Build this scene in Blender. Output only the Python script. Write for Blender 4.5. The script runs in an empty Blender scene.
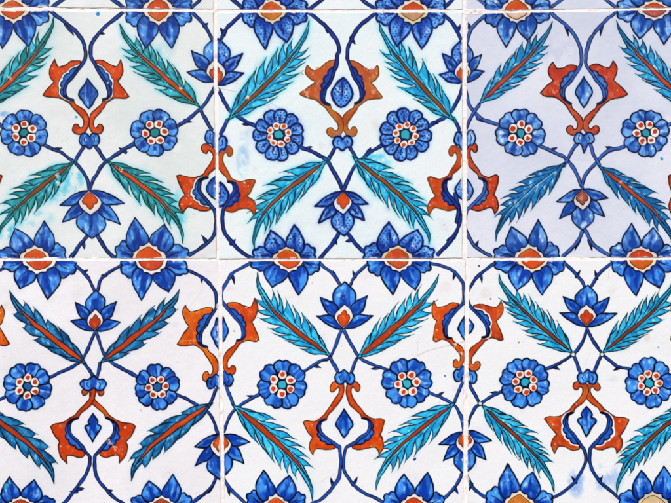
import bpy, math, random
import numpy as np

# ------------------------------------------------------------------ scene
scene = bpy.context.scene
COL = scene.collection
STEP = 0.42            # paint grid spacing on the wall, millimetres
CX, CZ = 335.5, 251.5  # wall origin (millimetres across / down)

# ------------------------------------------------------------------ noise
def lattice(seed, n=256):
    return np.random.RandomState(seed).rand(n, n).astype(np.float32)
_L = {}
def vnoise(x, y, s, seed=0, oct=1):
    out = 0.0; amp = 1.0; tot = 0.0
    for o in range(oct):
        k = seed * 7 + o
        if k not in _L: _L[k] = lattice(k)
        L = _L[k]
        u = x / s + 40.37 + 13.1 * o; v = y / s + 61.71 + 7.7 * o
        iu = np.floor(u).astype(np.int32); iv = np.floor(v).astype(np.int32)
        fu = (u - iu).astype(np.float32); fv = (v - iv).astype(np.float32)
        fu = fu * fu * (3 - 2 * fu); fv = fv * fv * (3 - 2 * fv)
        a = L[iu % 256, iv % 256]; b = L[(iu + 1) % 256, iv % 256]
        c = L[iu % 256, (iv + 1) % 256]; d = L[(iu + 1) % 256, (iv + 1) % 256]
        out = out + amp * ((a * (1 - fu) + b * fu) * (1 - fv) + (c * (1 - fu) + d * fu) * fv)
        tot += amp; amp *= 0.5; s *= 0.5
    return out / tot

def hx(h):
    h = h.lstrip('#'); return np.array([int(h[i:i+2], 16) / 255 for i in (0, 2, 4)], np.float32)
def sstep(a, b, x):
    t = np.clip((x - a) / (b - a), 0, 1); return t * t * (3 - 2 * t)

def smooth_closed(pts, sharp=(), k=6):
    """Catmull-Rom closed curve through pts; indices in sharp stay corners"""
    P = np.array(pts, float); n = len(P); out = []
    for i in range(n):
        p0, p1, p2, p3 = P[(i-1) % n], P[i], P[(i+1) % n], P[(i+2) % n]
        m1 = (p2 - p0) * .5; m2 = (p3 - p1) * .5
        if i in sharp: m1 = (p2 - p1) * .8
        if (i + 1) % n in sharp: m2 = (p2 - p1) * .8
        for j in range(k):
            t = j / k; t2 = t*t; t3 = t2*t
            out.append((2*t3-3*t2+1)*p1 + (t3-2*t2+t)*m1 + (-2*t3+3*t2)*p2 + (t3-t2)*m2)
    return np.array(out)
def smooth_open(pts, k=7):
    P = np.array(pts, float); n = len(P)
    if n < 3: 
        return np.array([P[0] + (P[-1]-P[0]) * t for t in np.linspace(0, 1, 6)])
    out = []
    for i in range(n - 1):
        p1, p2 = P[i], P[i+1]
        p0 = P[i-1] if i else 2*p1 - p2
        p3 = P[i+2] if i + 2 < n else 2*p2 - p1
        m1 = (p2 - p0) * .5; m2 = (p3 - p1) * .5
        for j in range(k):
            t = j / k; t2 = t*t; t3 = t2*t
            out.append((2*t3-3*t2+1)*p1 + (t3-2*t2+t)*m1 + (-2*t3+3*t2)*p2 + (t3-t2)*m2)
    out.append(P[-1]); return np.array(out)

class TPS:
    def __init__(s, src, dst):
        src = np.array(src, float); dst = np.array(dst, float); n = len(src)
        s.src = src
        if n < 3:
            raise ValueError
        K = s.U(np.linalg.norm(src[:, None] - src[None], axis=2)) + np.eye(n) * 6.0
        Pm = np.hstack([np.ones((n, 1)), src])
        A = np.zeros((n + 3, n + 3)); A[:n, :n] = K; A[:n, n:] = Pm; A[n:, :n] = Pm.T
        B = np.zeros((n + 3, 2)); B[:n] = dst
        s.w = np.linalg.lstsq(A, B, rcond=None)[0]
    @staticmethod
    def U(r): return np.where(r > 1e-9, r * r * np.log(np.maximum(r, 1e-9)), 0)
    def __call__(s, pts):
        p = np.array(pts, float).reshape(-1, 2)
        K = s.U(np.linalg.norm(p[:, None] - s.src[None], axis=2))
        return K @ s.w[:-3] + np.hstack([np.ones((len(p), 1)), p]) @ s.w[-3:]

class SymMap:
    """local symmetric motif -> wall; x>=0 through R, x<0 mirrored through L"""
    def __init__(s, R=None, L=None): s.R, s.L = R, L
    def __call__(s, pts):
        p = np.array(pts, float).reshape(-1, 2); out = np.zeros_like(p)
        for i, q in enumerate(p):
            if q[0] >= 0: out[i] = s.R(q)[0] if s.R else s.L((-q[0], q[1]))[0]
            else: out[i] = s.L((-q[0], q[1]))[0] if s.L else s.R(q)[0]
        if s.R and s.L:
            for i, q in enumerate(p):
                if abs(q[0]) < 1e-6: out[i] = (s.R(q)[0] + s.L(q)[0]) / 2
        return out
def mir(pts): return [(-x, y) for x, y in pts]
def symp(half): return list(half) + [(-x, y) for x, y in reversed(half) if abs(x) > 1e-6]

# ------------------------------------------------------------------ paint
class Paint:
    def __init__(s, X, Y, st, seed):
        s.X, s.Y, s.st, s.seed = X, Y, st, seed
        s.rng = random.Random(seed)
        s.cx = X[X.shape[0] // 2, :]; s.cy = Y[:, X.shape[1] // 2]
        wx = (vnoise(X, Y, 9, seed + 1) - .5) * 1.3 + (vnoise(X, Y, 2.6, seed + 3) - .5) * .35
        wy = (vnoise(X, Y, 9, seed + 2) - .5) * 1.3 + (vnoise(X, Y, 2.6, seed + 4) - .5) * .35
        s.WX = X + wx; s.WY = Y + wy
        base = hx(st['glaze'])
        s.C = np.ones(X.shape + (3,), np.float32) * base
        m = vnoise(X, Y, 70, seed + 5, 3)[..., None] - .5
        s.C += m * np.array(st.get('mott', (.06, .05, .05)), np.float32)
        f = vnoise(X, Y, 5, seed + 6, 3)[..., None] - .5
        s.C += f * .022
        s.H = np.zeros(X.shape, np.float32)
    def box(s, lo, hi, pad):
        c0, c1 = np.searchsorted(s.cx, [lo[0] - pad - 7, hi[0] + pad + 7])
        r0, r1 = np.searchsorted(s.cy, [lo[1] - pad - 7, hi[1] + pad + 7])
        if c1 - c0 < 2 or r1 - r0 < 2: return None
        return slice(r0, r1), slice(c0, c1)
    def sdf(s, poly, b):
        x = s.WX[b]; y = s.WY[b]; P = poly; n = len(P)
        d = np.full(x.shape, 1e9, np.float32); inside = np.zeros(x.shape, bool)
        for i in range(n):
            ax, ay = P[i]; bx, by = P[(i+1) % n]; ex, ey = bx - ax, by - ay
            L = ex*ex + ey*ey + 1e-12
            t = np.clip(((x-ax)*ex + (y-ay)*ey) / L, 0, 1)
            dx = x - ax - t*ex; dy = y - ay - t*ey
            np.minimum(d, dx*dx + dy*dy, out=d)
            if ay != by:
                c = ((ay > y) != (by > y)) & (x < ex * (y-ay) / (by-ay) + ax)
                inside ^= c
        d = np.sqrt(d); return np.where(inside, -d, d)
    def put(s, b, a, col, h=0.0):
        a3 = a[..., None]; s.C[b] = s.C[b] * (1 - a3) + col * a3
        if h: s.H[b] = np.maximum(s.H[b], a * h)
    def stroke(s, pts, w, col, alpha=1.0, taper=(1, 1), soft=.36, h=.06, smooth=False, wob=.22):
        P = smooth_open(pts) if smooth else np.array(pts, float)
        n = len(P)
        if n < 2: return
        b = s.box(P.min(0), P.max(0), w + 1)
        if b is None: return
        x = s.WX[b]; y = s.WY[b]
        best = np.full(x.shape, 1e9, np.float32)
        seg = np.linalg.norm(np.diff(P, axis=0), axis=1); cum = np.concatenate([[0], np.cumsum(seg)]); tot = cum[-1] + 1e-9
        def wd(t):
            v = 1.0
            if taper[0] < 1: v = v * (taper[0] + (1 - taper[0]) * np.clip(t / .25, 0, 1) ** .7)
            if taper[1] < 1: v = v * (taper[1] + (1 - taper[1]) * np.clip((1 - t) / .6, 0, 1) ** .8)
            return v
        for i in range(n - 1):
            ax, ay = P[i]; ex, ey = P[i+1] - P[i]; L = ex*ex + ey*ey + 1e-12
            t = np.clip(((x-ax)*ex + (y-ay)*ey) / L, 0, 1)
            d = np.sqrt((x-ax-t*ex)**2 + (y-ay-t*ey)**2)
            np.minimum(best, d - .5 * w * wd((cum[i] + t * seg[i]) / tot), out=best)
        if wob:
            best = best + (vnoise(s.X[b], s.Y[b], 4, s.seed + 9) - .5) * wob * min(w, 2.5)
        a = 1 - sstep(-soft, soft, best)
        if alpha < 1 or True:
            a = a * (alpha * (1 - .10 * vnoise(s.X[b], s.Y[b], 2.3, s.seed + 11)))
        if col is s.st['line']:
            k = (sstep(.42, .75, vnoise(s.X[b], s.Y[b], 6, s.seed + 12, 2)) * .55)[..., None]
            col = s.st['line'] * (1 - k) + s.st['bd'] * .85 * k
        s.put(b, a.astype(np.float32), col, h)
    def line_closed(s, P, w, col, **k):
        s.stroke(np.vstack([P, P[:1]]), w, col, **k)
    def wash(s, P, light, dark, axis=None, outline=None, ow=1.5, pool=2.2, streak=.6, dots=False,
             halo=None, halo_w=1.4, halo_a=.5, h=.08, mott=.5, alpha=1.0, vein=None, edge=None, pk=.75):
        """a brushed pigment area with pooled edges, streaks, bleeding and a drawn outline"""
        P = np.array(P, float)
        b = s.box(P.min(0), P.max(0), 4 + halo_w * 2)
        if b is None: return
        d = s.sdf(P, b)
        if halo is not None:
            hn = vnoise(s.X[b], s.Y[b], 11, s.seed + 21)
            a = halo_a * np.exp(-np.maximum(d, 0) / halo_w) * (d > -1) * (.35 + 1.1 * hn)
            s.put(b, np.clip(a, 0, 1).astype(np.float32), halo)
        a = 1 - sstep(-.36, .36, d)
        dep = -d
        k = np.exp(-np.maximum(dep, 0) / pool) * pk
        x, y = s.X[b], s.Y[b]
        if axis is not None:
            (ax, ay), (bx, by) = axis
            L = math.hypot(bx-ax, by-ay) + 1e-9; ux, uy = (bx-ax)/L, (by-ay)/L
            u = (x-ax)*ux + (y-ay)*uy; v = -(x-ax)*uy + (y-ay)*ux
            st = vnoise(u, v * 4.2, 15, s.seed + int(ax) % 17 + 30, 2)
            k = k + (sstep(.46, .62, st)) * streak
            if vein is not None:
                vv = np.exp(-((v + (vnoise(u, v, 5, s.seed + 38) - .5) * 2.4) / 1.7)**2) * (1 - sstep(.5 * L, .82 * L, u)) + .8 * (1 - sstep(0, .38 * L, u))
                k = k + vv * vein
        k = k + (vnoise(x, y, 6, s.seed + 31, 2) - .5) * mott
        k = np.clip(k, 0, 1)[..., None]
        col = light * (1 - k) + dark * k
        hl = (sstep(.56, .8, vnoise(x * 1.7, y, 4.2, s.seed + 36, 2)) * sstep(1.2, 3, dep) * (1 - k[..., 0]) * .75)[..., None]
        col = col + (1 - col) * hl * (s.st.get('hl', .6) if axis is not None else .22)
        lo_ = (sstep(.6, .8, vnoise(x, y * 1.3, 5.2, s.seed + 37, 2)) * .4)[..., None]
        col = col * (1 - lo_ * (.8 if axis is not None else .45)) + dark * (.75 if axis is not None else .9) * lo_ * (.8 if axis is not None else .45)
        if edge is not None:
            e = (np.exp(-np.maximum(dep, 0) / 1.6) * sstep(.45, .7, vnoise(x, y, 14, s.seed + 33)))[..., None]
            col = col * (1 - e) + edge * e
        a3 = (a * alpha)[..., None]
        s.C[b] = s.C[b] * (1 - a3) + col * a3
        s.H[b] = np.maximum(s.H[b], a * h * (.7 + .3 * sstep(0, 2, dep)))
        if dots:
            lo, hi = P.min(0), P.max(0)
            dk = s.st['dot']; gp = 3.6; j = 0
            yy = lo[1]
            while yy < hi[1]:
                xx = lo[0] + (j % 2) * gp * .5
                while xx < hi[0]:
                    q = (xx + s.rng.uniform(-.8, .8), yy + s.rng.uniform(-.8, .8))
                    ci = np.searchsorted(s.cx[b[1]], q[0]); ri = np.searchsorted(s.cy[b[0]], q[1])
                    if 0 <= ci < d.shape[1] and 0 <= ri < d.shape[0] and d[ri, ci] < -1.7:
                        s.blot(q, s.rng.uniform(.5, .95), dk, .85)
                    xx += gp
                yy += gp * .8; j += 1
            if axis is not None:
                (ax, ay), (bx, by) = axis
                s.stroke([(ax+(bx-ax)*.2, ay+(by-ay)*.2), (ax+(bx-ax)*.62, ay+(by-ay)*.62)], 2.0, dk, .9, (.3, .2))
        if outline is not None:
            s.line_closed(P, ow, outline, h=.12)
    def blot(s, c, r, col, alpha=1.0, soft=.5, ir=.35, h=0):
        b = s.box(np.array(c) - r, np.array(c) + r, soft + 1)
        if b is None: return
        x = s.WX[b] - c[0]; y = s.WY[b] - c[1]
        d = np.sqrt(x*x + y*y) - r * (1 + ir * (vnoise(s.X[b], s.Y[b], max(r * .9, .8), s.seed + 41) - .5) * 2)
        s.put(b, (alpha * (1 - sstep(-soft, soft, d))).astype(np.float32), col, h)
    def smudge(s, c, rx, ry, col, alpha, seed=0):
        b = s.box(np.array(c) - (rx, ry), np.array(c) + (rx, ry), 3)
        if b is None: return
        x = (s.X[b] - c[0]) / rx; y = (s.Y[b] - c[1]) / ry
        r = np.sqrt(x*x + y*y)
        n = vnoise(s.X[b], s.Y[b], 7, s.seed + 51 + seed, 3)
        a = alpha * (1 - sstep(.3, 1.0, r)) * sstep(.25, .7, n)
        s.put(b, a.astype(np.float32), col)

# ------------------------------------------------------------------ motifs
CH_LM = dict(N=(0, 0), T1=(30, -2), NO=(30, 17), T2=(43, 32), CU=(14, 41), CURL=(12, 67))
CH_FRAME = [(2.6, -3), (3, 2), (6, 8), (13, 17), (19, 24), (21, 32), (19.5, 38), (14, 41)]
CH_RED = [(7, 5), (10, 2.2), (15, 2), (20, 4), (26, 4.8), (28.5, 2), (30, -2), (33, 2.5), (34.3, 7), (33, 13), (30, 17),
          (34, 21), (38.5, 26), (43, 32), (39, 34.5), (32, 35.5), (27, 36.8), (22, 40.5), (18, 44), (15.5, 48), (10.5, 54),
          (6.5, 60), (6.3, 64), (8, 66.3), (10, 65.5), (11.5, 63.2), (14.5, 63), (16.5, 66), (15, 70), (10, 72), (5, 70.5), (1.6, 66), (1, 60),
          (3, 54), (8, 49), (12.5, 45.5), (14, 41), (19.5, 38), (21, 32), (19, 24), (13, 17)]
CH_BLUE = [(7, 8), (10, 8.4), (13, 8.6), (15.5, 10.4), (16, 12.8), (18.8, 13), (21, 15.4), (20.8, 18.2), (23, 19.2), (24, 22.4), (22.8, 25.4), (24.4, 28.4), (24, 33), (22, 37.4), (18.6, 40.2),
           (15, 41.6), (19.5, 38), (21, 32), (19, 24), (13, 17)]
CH_WHITE = [(7, 6.6), (12, 6.6), (16, 7.8), (18, 10.4), (21.6, 12), (23.2, 15.2), (25.6, 18), (26, 23), (25.6, 26), (26.4, 31), (25, 36), (21.5, 40), (17, 42), (14, 42),
            (19, 38), (20, 32), (18, 24), (12, 17)]
LO_LM = dict(TOP=(0, 0), T1=(26, 10), T2=(22, 28), BOT=(0, 42))
LO_P1 = [(0, 1), (8, .8), (17, 4), (26, 10), (18, 11.6), (12, 12), (8, 9)]
LO_P2 = [(9, 12), (13, 12), (18, 17), (22, 28), (15.5, 25.6), (11, 24), (6, 19)]
LO_B = [(0, 17), (6, 18), (10, 24), (10.5, 31), (6.5, 36.5), (0, 42)]
LO_RING = [(0, 1), (4, 4), (8.6, 9.5), (7.5, 15), (4, 19), (0, 22.5)]
LO_RED = [(0, 2.4), (3, 4.6), (5.9, 9), (5, 12.4), (3, 13.2), (2.2, 15.4), (0, 17.5)]
PA_LM = dict(C=(0, 0), A=(-11, 35), B=(11, 35), L=(-30, 2), R=(30, 2))
PA_PET = [(0, 12), (5, 11), (12.5, 5.5), (18.6, 11), (18.4, 21), (11, 35), (5.6, 27.5), (1.2, 20)]
PA_LOBE = [(13, -9), (14, 3), (15.5, 8), (18, 13), (22.5, 15), (26.4, 11.6), (29.4, 11), (31, 7.4), (29.9, 4.4), (31, 2), (30, -4), (26, -9)]
PA_RING = [(14, -8), (14.2, 1), (12, 5.6), (8.4, 7.4), (7.4, 10.6), (3.6, 11.2), (0, 14.4)]
PA_RED = [(10.6, -8), (10.8, 0), (8.4, 4.4), (5, 7), (0, 9.4)]

def draw_stem(p, pts, w=None):
    st = p.st; w = w or st['stem_w']
    P = smooth_open(pts)
    if st.get('halo'): p.stroke(P, w + 2.0, st['blue_halo'], .35, soft=1.3, h=0)
    p.stroke(P, w, st['line'])
    p.stroke(P + np.array([-.25, -.25]), w * st['core'], st['stem'], .95, wob=.5, soft=.5)

def draw_thorn(p, base, tip):
    st = p.st
    b = np.array(base, float); t = np.array(tip, float)
    p.stroke([b, b * .45 + t * .55, t], st['stem_w'] * .95, st['line'], 1, (1, .15))
    p.stroke([b, b * .55 + t * .45], st['stem_w'] * .4, st['stem'], .9, (1, .3))

def draw_blue(p, P, axis, dots=None, ow=None, vein=.85, light=None):
    st = p.st
    p.wash(P, light if light is not None else st['bl'], st['bd'], axis, st['line'], ow or st['ow'], pool=1.3, pk=.3, streak=st['streak'],
           dots=st['dots'] if dots is None else dots, halo=st['blue_halo'], halo_w=1.5, halo_a=st['ha'], vein=vein, mott=st.get('bm', .5))

def draw_chalice(p, m, sides, red, redd, edge, stems=(), flip=1):
    st = p.st
    for sg in sides:
        f = (lambda q: m([(sg * x, y) for x, y in q]))
        nk = st.get('neck', 2.4)
        R = smooth_closed(f(CH_RED), sharp=() if st.get('round_tips') else (6, 10, 13, 36), k=4)
        p.wash(R, red, redd, None, None, pool=1.6, mott=1.5, edge=edge, h=.3, halo=hx('e9b9a0'), halo_w=.7, halo_a=.35)
        p.line_closed(R, st.get('rw', 1.1), st['redline'], h=.3)
        for _ in range(7):  # specks on the red: whitish glints painted in, orange and dark pooling
            g = p.rng.choice([(31, 6), (29, 12), (33, 27), (38, 31), (24, 39), (31, 33), (12, 51), (9, 68), (22, 6)])
            g = m([(sg * (g[0] + p.rng.uniform(-1.5, 1.5)), g[1] + p.rng.uniform(-1.5, 1.5))])[0]
            p.blot(g, p.rng.uniform(.3, .75), hx(p.rng.choice(['f0d8cc', 'e89468', 'f4e8e0', '8c2c10'])), .75, ir=.7)
        if st['gap']:
            W = smooth_closed(f(CH_WHITE), k=3); 
            p.wash(W, hx(st['glaze']), hx(st['glaze']), None, st['redline'] if st['gap'] > 1 else None, .7, h=.0, mott=0)
        B = smooth_closed(f(CH_BLUE), sharp=(4, 7, 10), k=4)
        p.wash(B, st['bl'] * st.get('cb', .55) + st['bd'] * (1 - st.get('cb', .55)), st['bd'] * .8, None, st['line'], st['ow'] * .8, pool=1.5, mott=.9)
        q = f([(14, 13), (17, 14), (19, 18), (22, 22)])
        fr = [np.array(c) for c in f([(nk, 0), (nk * .5 + 4.2, 6)] + CH_FRAME[3:])]
        lead = []; bd_ = 17.0; far = f([(nk, -12)])[0]
        for s_ in stems:
            for e in (s_, s_[::-1]):
                dd = math.hypot(e[-1][0] - fr[0][0], e[-1][1] - fr[0][1])
                wrong = len(sides) == 2 and (e[0][0] - m([(0, 0)])[0][0]) * (fr[2][0] - m([(0, 0)])[0][0]) < 0
                if dd < bd_ and not wrong and math.hypot(e[0][0] - far[0], e[0][1] - far[1]) > 18:
                    bd_ = dd; lead = [np.array(c) for c in e]
        ax_ = far - fr[0]; ax_ = ax_ / np.linalg.norm(ax_)
        lead = [c for c in lead if np.dot(c - fr[0], ax_) > 4.5]
        F = smooth_open(lead + fr if lead else [far] + fr, 7)
        k = len(F); cut = int(k * (len(lead) + 4.2) / (len(lead) + len(fr)))
        p.stroke(F[:cut + 1], st['stem_w'], st['line'], 1)
        p.stroke(F[cut:], st['stem_w'], st['line'], 1, (1, .5))
        p.stroke(F[:cut + 6], st['stem_w'] * st['core'], st['stem'], .9, wob=.5)
def draw_drop(p, top, bot, rx, kind=0):
    st = p.st; top = np.array(top, float); bot = np.array(bot, float)
    ax = bot - top; L = np.linalg.norm(ax); u = ax / L; v = np.array([u[1], -u[0]])
    if kind == 0: pr = [(0, 0), (.18, .38), (.38, .85), (.52, 1), (.64, .8), (.72, .6), (.85, .4), (1, 0)]
    elif kind == 1: pr = [(0, 0), (.14, .4), (.28, .62), (.38, .5), (.42, .92), (.52, 1), (.7, .6), (1, 0)]
    else: pr = [(0, 0), (.15, .5), (.4, .95), (.6, 1), (.8, .72), (.93, .4), (1, 0)]
    a = [top + u * L * t + v * rx * w for t, w in pr]; b = [top + u * L * t - v * rx * w for t, w in pr[1:-1]]
    P = smooth_closed(np.array(a + b[::-1]), sharp=(0, len(pr) - 1), k=5)
    draw_blue(p, P, (top, bot), dots=st['dots'], vein=.8)
def draw_knob(p, c, rx, ry, up=1, pt=False):
    st = p.st; x, y = c
    q = [(-1, .1), (-.75, -.7), (-.3, -.75), (0, -.35), (.3, -.75), (.75, -.7), (1, .1), (.72, .72), (.4, .7), (0, 1.15 if not pt else 2.0), (-.4, .7), (-.72, .72)]
    P = smooth_closed([(x + a * rx, y + b * ry * up) for a, b in q], sharp=(3,) + ((9,) if pt else ()), k=4)
    draw_blue(p, P, ((x, y - ry * up), (x, y + ry * up)), dots=False, vein=.2)
    for sx in (-.42, .42):
        p.stroke([(x + sx * rx, y - ry * .4 * up), (x + sx * rx * 1.25, y + ry * .1 * up), (x + sx * rx * .8, y + ry * .4 * up)], 1.2, st['line'], .85, (.4, .4), smooth=True)
def draw_lotus(p, m, sides, red, ringc):
    st = p.st
    B = smooth_closed(m(symp(LO_B)), sharp=(0, 5), k=5)
    draw_blue(p, B, (m([(0, 17)])[0], m([(0, 42)])[0]), vein=.9)
    for sg in sides:
        f = (lambda q: m([(sg * x, y) for x, y in q]))
        draw_blue(p, smooth_closed(f(LO_P2), sharp=(3,), k=5), f([(8, 14), (21, 27)]))
        draw_blue(p, smooth_closed(f(LO_P1), sharp=(3, 0), k=5), f([(3, 3), (25, 10)]))
    R = smooth_closed(m(symp(LO_RING)), sharp=(0, 5), k=4)
    p.wash(R, ringc, ringc * .93, None, st['line'], st['ow'] * .7, mott=.3, h=.05)
    R = smooth_closed(m(symp(LO_RED)), sharp=(0, 6), k=4)
    p.wash(R, red, red * .8, None, st['redline'], .7, pool=2, mott=.7, h=.28)
def draw_palmette(p, lm, red, ringc, style=0):
    st = p.st
    m = TPS([PA_LM[k] for k in lm], [lm[k] for k in lm])
    for sg in (-1, 1):
        f = (lambda q: m([(sg * x, y) for x, y in q]))
        draw_blue(p, smooth_closed(f(PA_LOBE), sharp=(5, 8), k=4), f([(14, 2), (30, 4)]))
        p.stroke(f([(15, 1), (21, 5.5), (26, 7.6)]), 1.5, st['line'], .75, (.3, .2), smooth=True)
    for sg in ((-1, 1) if p.rng.random() < .5 else (1, -1)):
        f = (lambda q: m([(sg * x, y) for x, y in q]))
        draw_blue(p, smooth_closed(f(PA_PET), sharp=(5,), k=5), f([(7, 12), (11, 34)]))
    p.wash(smooth_closed(m(symp(PA_RING)), sharp=(6,), k=4), ringc, ringc * .93, None, st['line'], st['ow'] * .7, mott=.3, h=.05)
    p.wash(smooth_closed(m(symp(PA_RED)), k=4), red, red * .82, None, st['redline'], .7, pool=2, mott=.8, h=.28, edge=red * .5 + hx('f0a030') * .5)

def draw_rosette(p, c, R, n, ph, inner, heart, centre):
    st = p.st; c = np.array(c, float)
    order = list(range(n))
    for i in order:
        a = ph + 2 * math.pi * i / n + p.rng.uniform(-.06, .06); da = math.pi / n * 1.06
        rr = R * p.rng.uniform(.96, 1.03)
        pr = [(-.8, .38), (-.98, .6), (-1.03, .79), (-.78, .93), (-.36, 1.0), (0, 1 - heart), (.36, 1.0), (.78, .93), (1.03, .79), (.98, .6), (.8, .38)]
        P = [c + rr * r * np.array([math.cos(a + da * t), math.sin(a + da * t)]) for t, r in pr]
        P = smooth_closed(P, k=4)
        ax = (c + R * .4 * np.array([math.cos(a), math.sin(a)]), c + R * np.array([math.cos(a), math.sin(a)]))
        draw_blue(p, P, ax, vein=st.get('rv', .9))
        if st.get('pd'):
            q = c + R * .66 * np.array([math.cos(a), math.sin(a)])
            p.blot(q, 2.0, st['bd'], .85, soft=.9)
    p.blot(c, R * .50, st['line'], .85, ir=.05)
    for i in range(inner):
        a = ph + .3 + 2 * math.pi * i / inner
        q = c + R * .37 * np.array([math.cos(a), math.sin(a)])
        rad = min(R * .175, math.pi * R * .37 / inner * .98)
        p.blot(q, rad + .4, st['line'], 1, ir=.1); p.blot(q, rad - .15, hx('f0e6dc'), 1, ir=.2)
        p.blot(q + .3 * np.array([math.cos(a), math.sin(a)]), rad * .55, st['rosered'], 1, ir=.3, h=.25)
    p.blot(c, R * .2, st['line'], 1, ir=.1); p.blot(c, R * .155, centre, 1, ir=.2)

def draw_leaf(p, base, tip, bow, toward, S, n=None, seed=0, ribc='def', wd=None):
    st = p.st; b = np.array(base, float); t = np.array(tip, float); rg = random.Random(seed)
    ch = t - b; L = np.linalg.norm(ch); u = ch / L; v = np.array([-u[1], u[0]])
    if np.dot(np.array(toward) - b, v) < 0: v = -v
    c1 = b + ch * .36 + v * bow * L * .6; c2 = b + ch * .80 + v * (bow * 1.55 + .03) * L
    def sp(q): return (1-q)**3*b + 3*(1-q)**2*q*c1 + 3*(1-q)*q*q*c2 + q**3*t
    def tn(q):
        d = sp(min(q+.01, 1)) - sp(max(q-.01, 0)); return d / np.linalg.norm(d)
    n = n or S['n']; W = (wd or S['w'])
    sides = []; veins = []
    q0, q1 = S.get('q0', .05), S.get('q1', .69)
    prof_x = (0, .18, .45, .75, 1.0); prof_y = S.get('prof', (.62, .9, 1.0, .84, .5))
    def pf(f): return float(np.interp(f, prof_x, prof_y))
    def nrm(q_, sg):
        T = tn(q_); return np.array([-T[1], T[0]]) * sg
    for sg in (-1, 1):
        qs = [q0 + (q1 - q0) * (i / n) ** .92 for i in range(n + 1)]
        off = rg.uniform(-.3, .3) / n * (q1 - q0)
        qs = [qs[0]] + [a + off + rg.uniform(-.12, .12) / n for a in qs[1:]]
        nts = [sp(a) + nrm(a, sg) * (W * S['notch'] * pf(i / n) * (.55 if i == 0 else 1)) for i, a in enumerate(qs)]
        out = [('n', nts[0])]; vv = []
        for i in range(n):
            a = qs[i]; f = i / n
            fw = L * .1 * S['fwd'] * (1.12 - .3 * f) * rg.uniform(.9, 1.12)
            qa = min(a + fw / L, .97)
            pt = sp(qa) + nrm(min(a + .06, 1), sg) * (W * pf(min(1, f + .06)) * rg.uniform(.9, 1.1))
            d = pt - nts[i]; dn = np.linalg.norm(d); pn = np.array([-d[1], d[0]]) / dn
            if np.dot(pn, nrm(a, sg)) < 0: pn = -pn
            out += [('m', nts[i] + d * .5 + pn * dn * S.get('belly', .07)), ('t', pt)]
            nn = nts[i + 1]; e = nn - pt
            out += [('m', pt + e * .5 + pn * np.linalg.norm(e) * S.get('back', .1)), ('n', nn)]
            vv.append((nn, sp(max(qs[i + 1] - S.get('vein', .09), 0)) + nrm(qs[i + 1], sg) * .2 * W * pf(f)))
        sides.append(out); veins.append(vv)
    ends = []
    for sg in (-1, 1):
        ends.append(('m', sp(.88) + nrm(.88, sg) * W * S.get('tw', .09)))
    pts = [('t', b)] + sides[0] + [ends[0], ('t', t), ends[1]] + sides[1][::-1]
    P = smooth_closed([q for _, q in pts], sharp=[i for i, (k, _) in enumerate(pts) if k != 'm'], k=3)
    bx = p.box(P.min(0), P.max(0), 8)
    if bx is None: return
    p.wash(P, S['light'], S['dark'], (b, t), None, pool=1.1, streak=.6, halo=S['halo'], halo_w=S.get('hw', 1.25), halo_a=S.get('ha', .6), mott=.9, h=.08,
           edge=S.get('edge'))
    ln = S['line']; lw = S['lw']
    for sd, vv, en in zip(sides, veins, ends):
        pp = [q for _, q in sd]
        p.stroke([b, pp[0]], lw, ln)
        for j in range(0, len(pp) - 4, 4):
            ext = pp[j+2] + (pp[j+2] - pp[j+1]) / np.linalg.norm(pp[j+2] - pp[j+1]) * rg.uniform(.6, 4.2) * S.get('spk', 1)
            p.stroke([pp[j], pp[j+1], pp[j+2], ext], lw * 1.0, ln, 1, (.7, .25), smooth=True)
            p.stroke([pp[j+2], pp[j+3], pp[j+4]], lw * .7, ln, .9, (.3, 1), smooth=True)
        for a, c in vv: p.stroke([a, a * .5 + c * .5, c], lw * .8, ln, .85, (1, .3), smooth=True)
        p.stroke([pp[-1], en[1], t], lw, ln, 1, (.9, .6), smooth=True)
    rc = st['rib'] if isinstance(ribc, str) else ribc
    q0, q1 = S.get('ribq', (.05, .74))
    K = 14; a = []; c = []
    for i in range(K + 1):
        q = q0 + (q1 - q0) * i / K; T = tn(q); Nn = np.array([-T[1], T[0]])
        w = S['rw'] * (math.sin(math.pi * (i / K) ** .62)) ** .8 * .5 + .12
        a.append(sp(q) + Nn * w); c.append(sp(q) - Nn * w)
    RP = np.array(a + c[::-1])
    if rc is not None:
        p.wash(RP, rc, rc * S.get('ribd', .72), None, ln, lw * .75, pool=1.1, mott=.9, h=.22)
    else:
        p.stroke([sp(q) for q in np.linspace(.12, .7, 9)], 1.2, hx('b8d8e8'), .8, (.5, .3)); p.stroke([sp(q) + v * .9 for q in np.linspace(.05, .78, 9)], lw * .8, ln)
    p.stroke([sp(q) for q in np.linspace(q1 - .02, .9, 6)], lw * .8, ln, 1, (1, .3))

# ------------------------------------------------------------------ hand-measured drawing of each tile
def q(ox, oy, *a):
    s = 3.869; r = [(ox + a[i] / s, oy + a[i+1] / s) for i in range(0, len(a), 2)]
    return r if len(r) > 1 else r[0]
def z(ox, oy, *a):
    s = 7.62; r = [(ox + a[i] / s, oy + a[i+1] / s) for i in range(0, len(a), 2)]
    return r if len(r) > 1 else r[0]
A = lambda *a: q(0, 0, *a);     B = lambda *a: q(110, 0, *a);   Cc = lambda *a: q(0, 130, *a);  D = lambda *a: q(110, 130, *a)
E = lambda *a: q(210, 0, *a);   F = lambda *a: q(340, 0, *a);   G = lambda *a: q(210, 130, *a); H = lambda *a: q(340, 130, *a)
I = lambda *a: q(460, 0, *a);   J = lambda *a: q(541, 0, *a);   K = lambda *a: q(460, 130, *a); Lr = lambda *a: q(541, 130, *a)
M = lambda *a: q(0, 250, *a);   Q = lambda *a: q(110, 250, *a); O = lambda *a: q(0, 373, *a);   P_ = lambda *a: q(110, 373, *a)
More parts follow.
